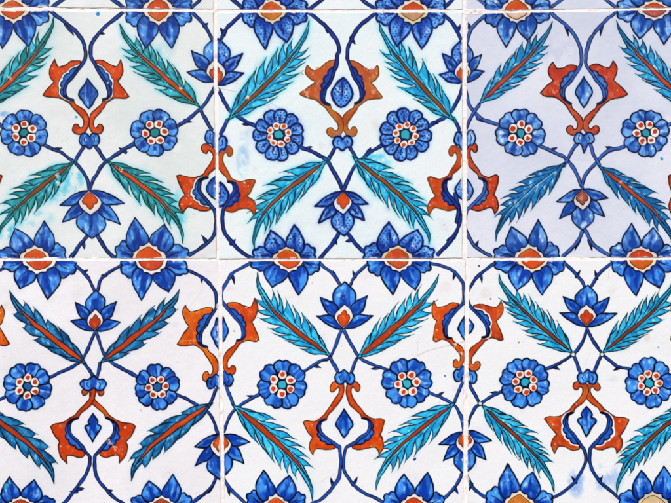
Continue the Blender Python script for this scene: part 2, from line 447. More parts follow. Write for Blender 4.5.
R_ = lambda *a: q(210, 250, *a); S_ = lambda *a: q(340, 250, *a); T_ = lambda *a: q(210, 373, *a); U_ = lambda *a: q(340, 373, *a)
V = lambda *a: q(460, 250, *a); W_ = lambda *a: q(541, 250, *a); X_ = lambda *a: q(460, 373, *a); Y_ = lambda *a: q(541, 373, *a)
e1 = lambda *a: z(215, 0, *a); e2 = lambda *a: z(281, 0, *a); e3 = lambda *a: z(215, 66, *a); e5 = lambda *a: z(215, 132, *a)
e6 = lambda *a: z(281, 132, *a); e7 = lambda *a: z(215, 198, *a); e8 = lambda *a: z(281, 198, *a)
m1 = lambda *a: z(310, 60, *a); m2 = lambda *a: z(310, 126, *a)
n1 = lambda *a: z(555, 55, *a); n2 = lambda *a: z(555, 121, *a); n3 = lambda *a: z(555, 185, *a); n6 = lambda *a: z(555, 400, *a)

TILES = {}
TILES['10'] = dict(
  quad=((-33, 10.5), (213.4, 12), (217, 258.3), (-30, 258.3)), ax=89.5,
  chal=dict(N=A(343, 215), L=dict(T1=A(213, 230), NO=A(207, 315), T2=A(167, 368), CU=A(285, 385), CURL=(77.5, 129)),
            R=dict(T1=A(467, 232), NO=A(455, 312), T2=A(498, 375), CU=A(400, 385), CURL=(99, 129))),
  drop=(A(340, 303), A(343, 422), 9.5, 0), knob=((89.5, 139.5), 10.5, 8, 1, False),
  lotus=dict(TOP=Cc(345, 228), BOT=Cc(355, 418), L=dict(T1=Cc(230, 290), T2=Cc(243, 357)), R=dict(T1=Cc(480, 285), T2=Cc(465, 365))),
  sR=dict(ch=dict(N=(218, 212), T1=(183.3, 213), NO=(185.2, 194.8), T2=D(258, 177), CU=(208.2, 177.7), CURL=(205.6, 149)), drop=((216, 176), (217, 199), 10, 2),
          knob=((215, 137), 10, 9), lo=dict(TOP=B(410, 322), T1=B(300, 278), T2=B(315, 195), BOT=B(410, 148))),
  pal=[dict(C=(12, 9), A=A(10, 185), B=A(110, 180), L=(-18, 11), R=A(185, 45)), dict(C=(158, 10), A=B(140, 188), B=B(240, 188), L=B(65, 45), R=B(310, 45)),
       dict(C=(36, 258), A=Cc(60, 380), B=Cc(172, 352), L=Cc(0, 495), R=Cc(250, 493)), dict(C=D(145, 490), A=D(98, 340), B=D(212, 365), L=D(25, 490), R=D(300, 490))],
  leaf=[((-20, 110), A(209, 66), .07), (B(350, 415), B(37, 92), .05), (Cc(290, 120), Cc(-8, 415), .07), (Cc(410, 118), D(282, 438), .12)],
  ros=[((24, 133), 24), ((155, 132.5), 24)],
  stems=[A(195, 42, 270, 100, 320, 160, 338, 205), A(480, 42, 400, 110, 355, 165, 345, 205), Cc(160, 52, 240, 90, 290, 125, 330, 175, 348, 230),
         Cc(503, 60, 410, 125, 370, 175, 348, 230), Cc(325, 60, 290, 125), Cc(370, 60, 410, 125), Cc(345, 395, 320, 430, 270, 498), Cc(370, 390, 395, 440, 440, 496),
         B(315, 45, 365, 95, 402, 160), B(408, 335, 350, 420, 255, 492), B(350, 420, 378, 475, 395, 500), D(400, 300, 412, 360, 400, 410, 360, 450, 300, 488)],
  thorns=[(A(255, 95), A(285, 137)), (A(385, 125), A(407, 132)), (Cc(205, 75), Cc(240, 68)), (D(60, 85), D(33, 68)), (Cc(322, 435), Cc(326, 462)), (Cc(385, 425), Cc(405, 445)),
          (B(365, 100), B(380, 88)), (B(290, 465), B(318, 472)), (D(375, 435), D(352, 405))],
  ch_col=('d64812', 'a8300c', 'c83c10'), ring=('e6dcd4', 'ead9c8'), style='a')
TILES['11'] = dict(
  quad=((216.6, 12.6), (462.4, 12.6), (462.6, 258), (218.6, 258.6)), ax=342.3,
  chal=dict(N=(342, 53), L=dict(T1=(307, 65), NO=(315, 82.4), T2=(299.6, 94), CU=(330, 104.6), CURL=(331.8, 132)),
            R=dict(T1=(377, 66), NO=(371, 83), T2=(382, 97), CU=(355, 102.6), CURL=(353.3, 131.5))),
  drop=(m1(255, 137), m1(235, 363), 10, 2), knob=((342.6, 141.7), 10, 7.6, 1, False),
  lotus=dict(TOP=(343, 190), BOT=(344.5, 236), L=dict(T1=(314.5, 206.5), T2=(319, 223)), R=dict(T1=(368, 203.7), T2=(363.8, 220.5))),
  sL=dict(ch=dict(N=(217, 213), T1=(254.6, 215), NO=(247.5, 196), T2=(255, 181), CU=(228, 182.5), CURL=(229, 151)), drop=((220, 183), (220, 207), 9, 2),
          knob=((218, 143), 9, 9), lo=dict(TOP=(216.5, 86), T1=(243.6, 73.7), T2=(242.3, 53.8), BOT=(217.8, 38.8))),
  sR=dict(ch=dict(N=(464, 211), T1=(429, 214), NO=(435, 196), T2=(427.9, 177.8), CU=(451, 179), CURL=(452.5, 151)), drop=((463.5, 178), (463.5, 200), 8, 2),
          knob=((462, 139), 8, 9), lo=dict(TOP=(462.8, 84), T1=(439.5, 75), T2=(442.6, 53.8), BOT=(460, 41))),
  pal=[dict(C=(271, 11), A=(265, 48.6), B=(286.5, 42.6), L=(243, 12.4), R=(305.6, 13)), dict(C=(413.7, 10.5), A=(396.9, 46), B=(421.4, 49), L=(377.5, 12.4), R=(443.4, 14)),
       dict(C=(288, 258), A=(270.7, 230.8), B=(294.8, 225), L=(254, 257), R=(314.7, 257)), dict(C=(395.6, 257.5), A=(389, 221.8), B=(417.5, 229.5), L=(364.6, 257), R=(431.8, 257))],
  leaf=[((227.5, 120), (309, 21), .07), ((454.5, 121), (379.3, 22.5), .05), ((328, 160), (255, 250), .15), ((352, 156), (429, 244.5), .10)],
  ros=[((278.8, 135), 25.5), ((405.5, 134.5), 26)],
  stems=[E(128, 52, 75, 100, 40, 155), e2(205, 92, 330, 190, 420, 300, 445, 380, 430, 480), E(30, 345, 70, 415, 110, 450, 178, 490), e3(95, 410, 60, 480, 42, 515),
         e6(130, 108, 230, 150, 330, 200, 400, 300, 475, 445), m2(190, 165, 140, 260), m2(300, 165, 350, 240), m2(510, 165, 400, 250, 330, 320, 255, 480),
         e7(75, 60, 60, 130, 65, 240, 120, 330, 200, 410, 280, 458), H(445, 250, 465, 340, 440, 410, 380, 482), e8(450, 240, 420, 310, 300, 458), H(20, 385, 60, 440, 105, 485),
         F(400, 55, 440, 95, 468, 150), F(140, 50, 80, 95, 40, 160, 25, 215), F(475, 335, 450, 400, 410, 450, 340, 490), F(440, 460, 465, 510)],
  thorns=[(E(55, 135), E(42, 108)), (e2(350, 210), e2(355, 252)), (e3(250, 440), e3(208, 438)), (e6(190, 130), e6(240, 115)), (m2(440, 210), m2(462, 160)),
          (e7(120, 350), e7(155, 318)), (H(440, 415), H(412, 428)), (e8(410, 320), e8(425, 358)), (H(45, 425), H(22, 432)), (F(455, 120), F(466, 95)), (F(42, 145), F(60, 170)), (F(375, 475), F(352, 474))],
  ch_col=('bc5626', 'a04418', 'cc8c38'), side_col=('cc4214', '9c2c0c', 'c07020'), ring=('dfe6ec', 'd9cfae'), style='b')
TILES['12'] = dict(
  quad=((466, 13.4), (713, 9.6), (713, 256.8), (466.4, 257.6)), ax=583.3,
  chal=dict(N=(583.4, 62), L=dict(T1=(552.8, 62), NO=(553.5, 80), T2=(540, 93), CU=(571, 103.5), CURL=(571.4, 130)),
            R=dict(T1=(613, 60.6), NO=(613, 80), T2=(627.4, 94), CU=(597, 103.6), CURL=(594.4, 130))),
  drop=((583.2, 76.2), (583.9, 107.5), 8.6, 0), knob=((584, 138.5), 10, 7.2, 1, True),
  lotus=dict(TOP=(582.3, 188), BOT=(583, 230), L=dict(T1=(557, 202), T2=(560, 219)), R=dict(T1=(608, 198.4), T2=(604.5, 216.5))),
  sL=dict(ch=dict(N=(463.5, 212), T1=(495, 214.5), NO=(493.6, 195), T2=(498.4, 176), CU=(479, 178), CURL=(474, 147.6)), drop=((465.5, 178), (465.5, 201), 7, 2),
          knob=((466.5, 137.7), 9, 10), lo=dict(TOP=(464, 82.7), T1=(484.5, 71), T2=(481, 54.3), BOT=(465, 42))),
  pal=[dict(C=(517, 10.5), A=(506, 46.5), B=(527.7, 41), L=(486, 14), R=(549, 12.4)), dict(C=(654.7, 8.5), A=(639, 38.8), B=(663.8, 44), L=(618.5, 11), R=(688, 9)),
       dict(C=(531, 258), A=(511.7, 227), B=(538, 220), L=(496, 257), R=(558, 257)), dict(C=(640, 258), A=(631.5, 223.6), B=(653.6, 227.7), L=(611, 256), R=(677, 254))],
  leaf=[((479, 104), (552.8, 21.5), .04), ((692, 108), (616.3, 21), .04), ((565, 163), (496, 241.5), .10), ((598, 165), (673.5, 246), .08)],
  ros=[((520.5, 133), 24), ((645.7, 132.5), 24)],
  stems=[I(100, 58, 45, 110, 22, 170), J(40, 50, 110, 110, 150, 175, 165, 225), J(295, 42, 220, 110, 180, 180, 172, 225), I(20, 345, 40, 410, 90, 460, 155, 485), I(75, 405, 45, 450, 18, 505),
         K(310, 62, 400, 105, 450, 165, 475, 225), K(450, 55, 400, 140), n2(510, 203, 400, 230, 330, 300, 240, 400, 210, 490), n2(265, 180, 300, 265, 340, 330),
         K(10, 320, 25, 390, 60, 450, 120, 490), n3(215, 335, 165, 440, 110, 500, 60, 540), n3(225, 335, 290, 450, 350, 500, 420, 540)],
  thorns=[(I(40, 120), I(33, 88)), (n3(260, 420), n3(285, 500)), (n3(180, 420), n3(150, 500)), (I(70, 455), I(100, 472)), (K(350, 80), K(378, 66)), (n2(440, 215), n2(385, 198)), (K(60, 450), K(72, 425)),
          (J(95, 95), J(108, 142)), (J(235, 95), J(228, 142))],
  ch_col=('c03c24', '9c2a1a', 'd8703c'), side_col=('c83c18', '982a10', 'd86030'), ring=('d8d0d4', 'dcd2d0'), style='c')
TILES['20'] = dict(
  quad=((-30, 260.8), (218, 260.6), (221.2, 507), (-28, 507)), ax=93.5,
  chal=dict(N=(92.5, 458), L=dict(T1=(67.2, 464), NO=(60, 441.5), T2=(50.8, 427), CU=(78, 418), CURL=(86, 391)),
            R=dict(T1=(119, 463), NO=(126, 442), T2=(135.4, 426.6), CU=(105.5, 417.5), CURL=(99.5, 391))),
  drop=((93, 414), (93, 442), 8, 1), knob=((93.6, 384.5), 13, 7.5, -1, False),
  lotus=dict(TOP=(95, 331.4), BOT=(95.6, 291), L=dict(T1=(71, 321), T2=(75, 302.6)), R=dict(T1=(120.4, 322), T2=(116, 301.7))),
  sR=dict(ch=dict(N=(219.6, 304), T1=(185.7, 305), NO=(189, 326), T2=(177.6, 343.6), CU=(207.5, 346.5), CURL=(206.5, 376)), drop=((217.5, 318), (219, 349), 7.5, 0),
          knob=((216, 383), 9.5, 8), lo=dict(TOP=(219, 433.5), T1=(195, 447), T2=(195, 465.5), BOT=(220, 479.5))),
  pal=[dict(C=(38.8, 261), A=(20, 289), B=(47.8, 299.6), L=(5, 262), R=(75, 263)), dict(C=(150, 262), A=(141.5, 300.5), B=(169, 292), L=(121.6, 263), R=(186, 267)),
       dict(C=(20.7, 507), A=(9.5, 477), B=(34, 480.5), L=(-8, 505), R=(54, 505)), dict(C=(161.7, 507), A=(148.5, 480.5), B=(172.8, 474.6), L=(132, 504), R=(191, 505))],
  leaf=[((87, 364), (9.4, 290.5), .06), ((100.5, 363), (179.5, 289.6), .05), ((-27, 404), (54, 484), .10), ((212.5, 402.5), (131, 481.5), .10)],
  ros=[((27.7, 386.4), 24), ((157, 387), 22.5)],
  stems=[Q(285, 72, 360, 110, 405, 160, 408, 215), M(368, 165, 340, 110, 285, 52), M(375, 162, 400, 105, 470, 58), M(366, 318, 335, 395, 300, 440, 195, 494), M(374, 318, 400, 395, 440, 440, 520, 485, 545, 493),
         M(328, 435, 368, 500), M(388, 440, 374, 500), O(350, 325, 335, 390, 270, 480, 240, 510), O(365, 325, 375, 400, 430, 470, 475, 505),
         P_(418, 240, 390, 165, 345, 130, 262, 85), P_(412, 65, 388, 115), P_(412, 400, 385, 450, 320, 505)],
  thorns=[(Q(355, 105), Q(357, 130)), (M(320, 90), M(340, 78)), (M(410, 100), M(392, 98)), (O(305, 450), O(328, 446)), (O(300, 460), O(272, 458)), (O(420, 460), O(440, 455)), (P_(395, 440), P_(378, 468))],
  ch_col=('c83e14', '982a0c', 'e07820'), side_col=('d85812', 'b8380c', 'f09020'), ring=('f0e8e4', 'f2ece6'), style='d')
TILES['21'] = dict(
  quad=((221, 261), (465.4, 261), (463.4, 507), (223.8, 507)), ax=344,
  chal=dict(N=(342.5, 450), L=dict(T1=(313.4, 455), NO=(313, 437.6), T2=(303.4, 422.4), CU=(326, 420), CURL=(334.8, 386.4)),
            R=dict(T1=(379, 454.4), NO=(380, 435), T2=(384.8, 420), CU=(362, 418.5), CURL=(355.5, 386))),
  drop=((344.7, 409), (343.9, 438.4), 8.5, 0), knob=((344.7, 378.5), 10, 7.5, -1, False),
  lotus=dict(TOP=(344, 330), BOT=(344, 282), L=dict(T1=(316.7, 316), T2=(320.6, 297.4)), R=dict(T1=(372, 316), T2=(367.4, 296.6))),
  sL=dict(ch=dict(N=(219, 299), T1=(254.4, 298.6), NO=(252, 322), T2=(258.4, 339.6), CU=(236.5, 340), CURL=(232, 370)), drop=((223, 317), (222, 344), 5.5, 0),
          knob=((224, 380), 9, 8), lo=dict(TOP=(222.6, 433.7), T1=(249, 442), T2=(243.6, 464), BOT=(221.5, 478))),
  sR=dict(ch=dict(N=(466.5, 300), T1=(434, 301), NO=(437, 321), T2=(433.4, 340.4), CU=(452, 338), CURL=(456.3, 363)), drop=((465.5, 315), (466, 341), 8, 0),
          knob=((463, 375), 9, 8), lo=dict(TOP=(463.5, 431), T1=(439.5, 444), T2=(443.4, 461), BOT=(464, 473.5))),
  pal=[dict(C=(290, 260), A=(272, 287.5), B=(298.7, 294.8), L=(252.6, 261), R=(318.6, 261.6)), dict(C=(396.9, 260), A=(393, 294.8), B=(415.7, 290), L=(368.4, 263), R=(429, 263)),
       dict(C=(276, 507), A=(263, 470.4), B=(289.6, 476), L=(248, 503), R=(304, 502)), dict(C=(414, 507), A=(404, 474), B=(427.4, 472.6), L=(384, 502), R=(443, 505))],
  leaf=[((331, 357), (257.6, 272.5), .12), ((356.5, 359), (438, 275), .06), ((232.5, 404), (312.4, 501), .10), ((455.6, 402), (376, 490), .10)],
  ros=[((282, 384.6), 25), ((407.5, 383.3), 25)],
  stems=[R_(168, 45, 90, 90, 50, 150, 48, 205), S_(345, 50, 430, 75, 475, 130, 470, 200, 462, 230), R_(418, 45, 475, 95, 512, 150), S_(110, 50, 60, 100, 30, 150), R_(510, 310, 465, 412, 430, 432, 350, 478),
         S_(18, 315, 45, 370, 90, 425, 200, 472), R_(465, 415, 500, 480), S_(65, 422, 42, 480), T_(505, 310, 500, 400, 440, 480, 395, 505), U_(15, 310, 18, 380, 70, 450, 165, 500),
         T_(52, 225, 90, 150, 150, 105, 215, 75), T_(60, 50, 92, 122), U_(480, 222, 465, 160, 430, 115, 345, 76), U_(478, 30, 445, 112), T_(50, 400, 80, 450, 135, 505), U_(472, 390, 440, 450, 385, 500)],
  thorns=[(R_(85, 95), R_(93, 132)), (S_(445, 85), S_(438, 118)), (R_(482, 105), R_(474, 78)), (S_(60, 105), S_(50, 78)), (R_(400, 448), R_(430, 458)), (S_(150, 458), S_(115, 462)), (T_(478, 440), T_(468, 408)), (U_(50, 435), U_(70, 400)),
          (T_(170, 95), T_(140, 88)), (U_(380, 88), U_(402, 72)), (T_(70, 440), T_(76, 475)), (U_(445, 440), U_(458, 468))],
  ch_col=('dc4a14', 'b0320c', 'f08820'), ring=('f4ece4', 'f0e8e0'), style='e')
TILES['22'] = dict(
  quad=((469.0, 261), (713, 259.6), (713, 506), (466.8, 507)), ax=586.8,
  chal=dict(N=(587, 452), L=dict(T1=(555, 453), NO=(557, 433.7), T2=(544.6, 419), CU=(573.6, 412.5), CURL=(577.5, 386)),
            R=dict(T1=(616.6, 453.6), NO=(619, 436), T2=(629.2, 420), CU=(600, 412.5), CURL=(595.5, 386))),
  drop=((586.8, 406.4), (586.5, 436.4), 9, 1), knob=((587.5, 378), 10, 7.5, -1, False),
  lotus=dict(TOP=(586.2, 327.4), BOT=(587.5, 285), L=dict(T1=(560, 312.8), T2=(563.4, 297)), R=dict(T1=(616.4, 314), T2=(609, 297.6))),
  sL=dict(ch=dict(N=(465.5, 302), T1=(501, 301), NO=(496.4, 321), T2=(503, 339.4), CU=(482, 337), CURL=(476, 366)), drop=((467, 318), (467, 334), 6, 2),
          knob=((468, 377), 9, 8), lo=dict(TOP=(466, 430), T1=(491.2, 440.7), T2=(486, 460), BOT=(466, 473))),
  pal=[dict(C=(533.7, 260), A=(517.2, 290.4), B=(542.2, 295), L=(496, 261.6), R=(563.4, 261.6)), dict(C=(640.5, 261), A=(636.4, 295.6), B=(659.6, 287.8), L=(612, 261.6), R=(674, 262)),
       dict(C=(519.4, 505), A=(507.8, 463.6), B=(532.6, 472), L=(487, 502), R=(551, 502)), dict(C=(653, 505), A=(641, 470.6), B=(664, 465.6), L=(620, 502), R=(688, 504))],
  leaf=[((573.4, 354), (498.6, 274.6), .06), ((601.4, 354), (677, 276), .06), ((480.6, 404.6), (554.4, 492.4), .08), ((693, 403), (616.3, 494), .10)],
  ros=[((524.8, 382.6), 25), ((649.8, 382.8), 25)],
  stems=[V(140, 48, 70, 100, 32, 160), V(400, 45, 450, 95, 486, 150), W_(275, 50, 225, 90, 190, 145), V(492, 305, 470, 360, 437, 402, 380, 440, 315, 468), W_(178, 300, 205, 355, 235, 402, 290, 445, 360, 468),
         V(437, 402, 470, 480), W_(235, 405, 202, 475), Y_(175, 295, 170, 350, 135, 415, 80, 465, 30, 490), Y_(188, 295, 192, 360, 230, 420, 315, 496),
         X_(22, 222, 45, 160, 75, 120, 180, 62), X_(35, 40, 74, 118), X_(22, 390, 55, 450, 125, 498)],
  thorns=[(V(80, 95), V(85, 130)), (V(450, 105), V(468, 76)), (W_(215, 110), W_(208, 78)), (V(360, 448), V(388, 462)), (W_(310, 452), W_(282, 464)), (Y_(135, 425), Y_(116, 400)), (Y_(228, 420), Y_(238, 395)),
          (X_(145, 78), X_(115, 74)), (X_(45, 430), X_(35, 455))],
  nodes=[(573, 354.5), (601.6, 354.8), (479.8, 403.6)],
  ch_col=('cc4418', 'a02e0e', 'e88030'), ring=('f0e4d8', 'f0ddc4'), style='f')

LV = dict(n=8, w=16.5, notch=.42, fwd=2.0, lw=1.15)
STY = {
 'a': dict(glaze='e0e5e2', mott=(.10, .07, .075), bl='509ae8', bd='10348c', line='070a22', stem='1a48ac', stem_w=4.0, core=.38, ow=1.35, streak=.6, dots=False, pd=True, blue_halo='7fb0dc', ha=.4,
           redline='2a1810', gap=2, rib='cc4a1c', rosered='b83c18', n=7, inner=6, heart=.02, centre='1d7f86', rv=.2,
           leaf=dict(LV, light='40bcd0', dark='127888', rw=4.2, halo='34c0dc', hw=1.9, line='0a2420', n=7, w=15.5, notch=.34, edge='247c6c', fwd=1.65, ha=.6)),
 'b': dict(hl=.85, glaze='e6f0f1', bl='5ca4f2', bd='1038a4', line='040a38', stem='143ca4', stem_w=4.2, core=.3, neck=4.6, cb=.1, round_tips=True, ow=2.0, streak=.25, dots=True, blue_halo='3f7fe0', ha=.6,
           redline='5c3a10', gap=0, rib='8c4a1c', rosered='c84c18', n=11, inner=8, heart=0, centre='2aa8b0', rw=1.1, rv=.2,
           leaf=dict(LV, light='34c6f4', dark='1492cc', rw=4.0, halo='30c4e4', line='06222c', n=8, w=17, notch=.34, edge='1e8c9c', ha=.75, hw=1.7, fwd=1.7)),
 'c': dict(hl=.9, glaze='d6d9e5', mott=(.13, .11, .08), bl='70a8e8', bd='14429c', line='070a20', stem='3a66c0', stem_w=3.9, core=.55, ow=1.5, streak=.6, dots=False, blue_halo='7f9fd8', ha=.3,
           redline='2c1414', gap=0, rib='c04424', rosered='b83820', n=7, inner=6, heart=.04, centre='2c90a8', rw=1.2,
           leaf=dict(LV, light='38acde', dark='1872b0', halo='50b4dc', line='0c1c30', n=7, w=14.5, fwd=1.5, ha=.35, notch=.42, rw=4.2)),
 'd': dict(glaze='ebe8ea', bl='489af2', bd='0c389c', line='05081e', stem='1846aa', stem_w=3.6, core=.42, ow=1.6, streak=.7, dots=False, blue_halo='8fb4e4', ha=.3,
           redline='38180c', gap=0, rib='c83c14', rosered='b4341c', n=8, inner=6, heart=.03, centre='1c5c98', rv=.3,
           leaf=dict(LV, light='2888c0', dark='0c4a84', spk=.8, tw=.16, halo='60b8d8', line='081424', n=5, w=12.8, fwd=1.7, ha=.35, notch=.56, rw=5.4, lw=1.35, belly=.07, back=.03, vein=.06, q1=.76, ribq=(.04, .8))),
 'e': dict(glaze='f0eff1', bl='4298f2', bd='0c3aa4', line='05081e', stem='2454b8', stem_w=3.5, core=.5, ow=1.6, streak=.6, dots=False, blue_halo='90b8e8', ha=.3,
           redline='4c200c', gap=0, rib='b83c14', rosered='d04020', n=7, inner=6, heart=.06, centre='30b0c8', rv=.3,
           leaf=dict(LV, light='3accf6', dark='1898d4', halo='60d0ec', line='0a1c2c', n=7, w=16.5, fwd=1.7, ha=.35, rw=4.6, notch=.36)),
 'f': dict(hl=.75, glaze='f0f0f0', bl='489ef4', bd='0c3aa4', line='05081e', stem='184ab0', stem_w=3.6, core=.45, ow=1.6, streak=.55, dots=False, blue_halo='90b8e8', ha=.3,
           redline='40200c', gap=1, rib='8c3c20', rosered='c83c20', n=8, inner=7, heart=.05, centre='28a4c4', rv=.3,
           leaf=dict(LV, light='36bee8', dark='148cc4', halo='54c8e4', line='08141e', n=8, w=15, fwd=1.4, ha=.4, rw=3.4, notch=.42)),
}
for s_ in STY.values():
    for k in ('bl', 'bd', 'line', 'stem', 'blue_halo', 'redline', 'rib', 'rosered', 'centre'): s_[k] = hx(s_[k])
    s_['dot'] = s_['bd'] * .55
    for k in ('light', 'dark', 'halo', 'line', 'edge'):
        if k in s_['leaf']: s_['leaf'][k] = hx(s_['leaf'][k])

for k_, T_v in TILES.items():
    if 'sL' in T_v and 'sR' in T_v: continue
    src, dst = ('sR', 'sL') if 'sR' in T_v else ('sL', 'sR')
    mx_ = lambda c, a=T_v['ax']: (2 * a - c[0], c[1])
    sd = T_v[src]
    T_v[dst] = dict(ch={a: mx_(c) for a, c in sd['ch'].items()}, lo={a: mx_(c) for a, c in sd['lo'].items()},
                    drop=(mx_(sd['drop'][0]), mx_(sd['drop'][1])) + tuple(sd['drop'][2:]), knob=(mx_(sd['knob'][0]),) + tuple(sd['knob'][1:]))
    sgn = 1 if src == 'sR' else -1
    for s0 in list(T_v['stems']):
        if np.mean([(c[0] - T_v['ax']) * sgn for c in s0]) > 85: T_v['stems'].append([mx_(c) for c in s0])

def paint_tile(key, X, Y, seed, plain=False):
    T = TILES[key]; st = STY[T['style']]
    p = Paint(X, Y, st, seed)
    red, redd, edge = [hx(c) for c in T['ch_col']]
    sred, sredd, sedge = [hx(c) for c in T.get('side_col', T['ch_col'])]
    ring1, ring2 = [hx(c) for c in T['ring']]
    q0 = T['quad']; xs0 = (q0[0][0] + q0[3][0]) / 2; xs1 = (q0[1][0] + q0[2][0]) / 2
    ymid = (q0[0][1] + q0[3][1]) / 2; row2 = key[0] == '2'
    for _ in range(24):
        c = (p.rng.uniform(xs0, xs1), p.rng.uniform(q0[0][1], q0[3][1])); p.smudge(c, p.rng.uniform(5, 15), p.rng.uniform(4, 12), hx(p.rng.choice(['d8ccc4', 'd4d4d8', 'f4f0ec'])), p.rng.uniform(.2, .5), p.rng.randrange(20))
    # turquoise that ran under the glaze
    if key == '10':
        p.smudge((62, 190), 26, 22, hx('49c4de'), .95, 1); p.smudge((75, 178), 14, 14, hx('49c4de'), .8, 2); p.smudge((30, 218), 30, 12, hx('49c4de'), .8, 3); p.smudge((175, 205), 26, 22, hx('6fd0e0'), .7, 4)
        p.smudge((178, 218), 12, 18, hx('50c4dc'), .8, 5); p.smudge((150, 50), 34, 22, hx('80d0e4'), .35, 6); p.smudge((8, 232), 16, 10, hx('40bcd8'), .9, 7); p.smudge((160, 25), 30, 20, hx('b8c4dc'), .4, 8)
    if key == '11':
        p.smudge((243, 160), 9, 24, hx('7ab0e4'), .55, 1); p.smudge((246, 138), 12, 10, hx('8cc0ec'), .4, 2); p.smudge((376, 160), 22, 12, hx('40c8ea'), .8, 3); p.smudge((395, 180), 20, 12, hx('50ccea'), .6, 4)
        p.smudge((240, 112), 14, 12, hx('58cce8'), .5, 5)
    if key == '22':
        p.smudge((576, 483), 12, 20, hx('7aa4e0'), .8, 1); p.smudge((602, 478), 16, 18, hx('84ace4'), .7, 2); p.smudge((590, 462), 6, 14, hx('88b4e8'), .6, 3); p.smudge((617, 478), 10, 16, hx('90b4e8'), .5, 4)
    if key == '12':
        p.smudge((560, 50), 30, 24, hx('c0c4d8'), .5, 1)
    for a, b in T['thorns']: draw_thorn(p, a, b)
    N0 = T['chal']['N']; nv = 1 if not row2 else -1
    for s in T['stems']:
        s = list(s)
        for (rc_, rr_) in T['ros']:
            for e in (0, -1):
                if math.hypot(s[e][0] - rc_[0], s[e][1] - rc_[1]) < rr_ + 9:
                    s.insert(0 if e == 0 else len(s), (s[e][0] * .55 + rc_[0] * .45, s[e][1] * .55 + rc_[1] * .45))
        if math.hypot(s[-1][0] - N0[0], s[-1][1] - N0[1]) < 15: s[-1] = (N0[0] + (-1 if s[0][0] < N0[0] else 1) * st.get('neck', 2.4), N0[1] - 3 * nv)
        elif math.hypot(s[0][0] - N0[0], s[0][1] - N0[1]) < 9: s[0] = (N0[0] + (-1 if s[-1][0] < N0[0] else 1) * st.get('neck', 2.4), N0[1] - 3 * nv)
        s_near = min(math.hypot(s[e][0] - c[0], s[e][1] - c[1]) for e in (0, -1) for c in [N0] + [T[a]['ch']['N'] for a in ('sL', 'sR') if a in T])
        if s_near < 14: p.stroke(smooth_open(s), .5, st['line']) ; continue
        draw_stem(p, s)
    # leaves
    rosc = [c for c, r in T['ros']]
    for i, (b, t, bow) in enumerate(T['leaf']):
        if plain and i < 2: continue
        S = dict(st['leaf'])
        rib = 'def'
        if key == '12' and i == 2: rib = None
        if key == '10' and i == 2: rib = hx('8c4c28'); 
        if key == '11' and i == 2: rib = hx('a04c20')
        if key == '20': rib = hx(['d04418', 'c83c14', 'b03c1c', 'd0481c'][i])
        if key == '10' and i >= 2: S['light'] = hx('34aebc')
        if key == '12' and i >= 2: S['light'] = hx('1f80c4'); S['dark'] = hx('125c9c')
        if key == '21': S['rw'] = [4.4, 6.5, 5.2, 3.4][i]
        draw_leaf(p, b, t, bow, rosc[0] if i in (0, 2) else rosc[1], S, seed=seed * 10 + i, ribc=rib)
    for (c, r), k in zip(T['ros'], (0, 1)):
        draw_rosette(p, c, r, st['n'], .25 + k * .4, st['inner'], st['heart'], st['centre'])
    # side motifs
    for side in ('sL', 'sR'):
        if side not in T: continue
        sd = T[side]
        lo = sd['lo']; mm = TPS([LO_LM[k] for k in lo], [lo[k] for k in lo])
        m = SymMap(R=lambda a, mm=mm: mm(a))
        draw_lotus(p, m, (1,), hx('d8501c') if key != '12' else hx('d88830'), ring1)
        ch = sd['ch']; mc = TPS([CH_LM[k] for k in ch], [ch[k] for k in ch])
        draw_chalice(p, SymMap(R=lambda a, mc=mc: mc(a)), (1,), sred, sredd, sedge, T['stems'])
        d = sd['drop']; draw_drop(p, *d)
        c, rx, ry = sd['knob']; draw_knob(p, c, rx, ry, -1 if row2 else 1)
    # axis motifs
    lo = T['lotus']; mp = {}
    for s in 'LR':
        l = dict(TOP=lo['TOP'], BOT=lo['BOT'], **lo[s]); mp[s] = TPS([LO_LM[k] for k in l], [l[k] for k in l])
    draw_lotus(p, SymMap(R=mp['R'], L=mp['L']), (1, -1), hx({'10': 'd8501c', '11': 'dc4a18', '12': 'a8503c', '20': 'c83c18', '21': 'e04c14', '22': 'cc3c18'}[key]), ring1)
    ch = T['chal']; mp = {}
    for s in 'LR':
        l = dict(N=ch['N'], **ch[s]); mp[s] = TPS([CH_LM[k] for k in l], [l[k] for k in l])
    draw_chalice(p, SymMap(R=mp['R'], L=mp['L']), (1, -1), red, redd, edge, T['stems'])
    draw_drop(p, *T['drop'])
    c, rx, ry, up, pt = T['knob']; draw_knob(p, c, rx, ry, up, pt)
    pr = {'10': ['cc4c20', 'cc5424', 'd04c20', 'd84c1c'], '11': ['c8702c', 'c09070', 'd84c14', 'cc4420'], '12': ['d8c0b8', 'b05048', 'd04a18', 'cc3c18'],
          '20': ['cc4020', 'cc4828', 'b84020', 'a83c24'], '21': ['dc5020', 'd05428', 'dc4818', 'd84418'], '22': ['dc4c14', 'cc5c20', 'cc7028', 'dcc090']}[key]
    for i, lm in enumerate(T['pal']):
        rg = hx('ddd0a4') if key == '11' and i == 0 else (hx('d8c8b4') if key == '22' and i == 3 else ring2)
        if plain and i < 2: rg = hx('ead9c8')
        draw_palmette(p, lm, hx('d04a18') if plain and i < 2 else hx(pr[i]), rg)
    for c in T.get('nodes', []):
        p.blot(c, 2.6, hx('10281c'), 1, ir=.1); p.blot(c, 1.7, hx('d8e4e0'), 1, ir=.1)
    # stray drops of pigment, crackle, chips, and small glints painted on the red
    crk = hx('8f8a84')
    def chip_or_glint(c, r, col='e8dcd4'):  # glaze chips; small whitish ones on the red are painted glints
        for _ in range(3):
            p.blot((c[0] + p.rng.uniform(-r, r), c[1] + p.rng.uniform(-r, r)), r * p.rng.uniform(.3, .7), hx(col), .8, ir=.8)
    if plain: key = 'none'
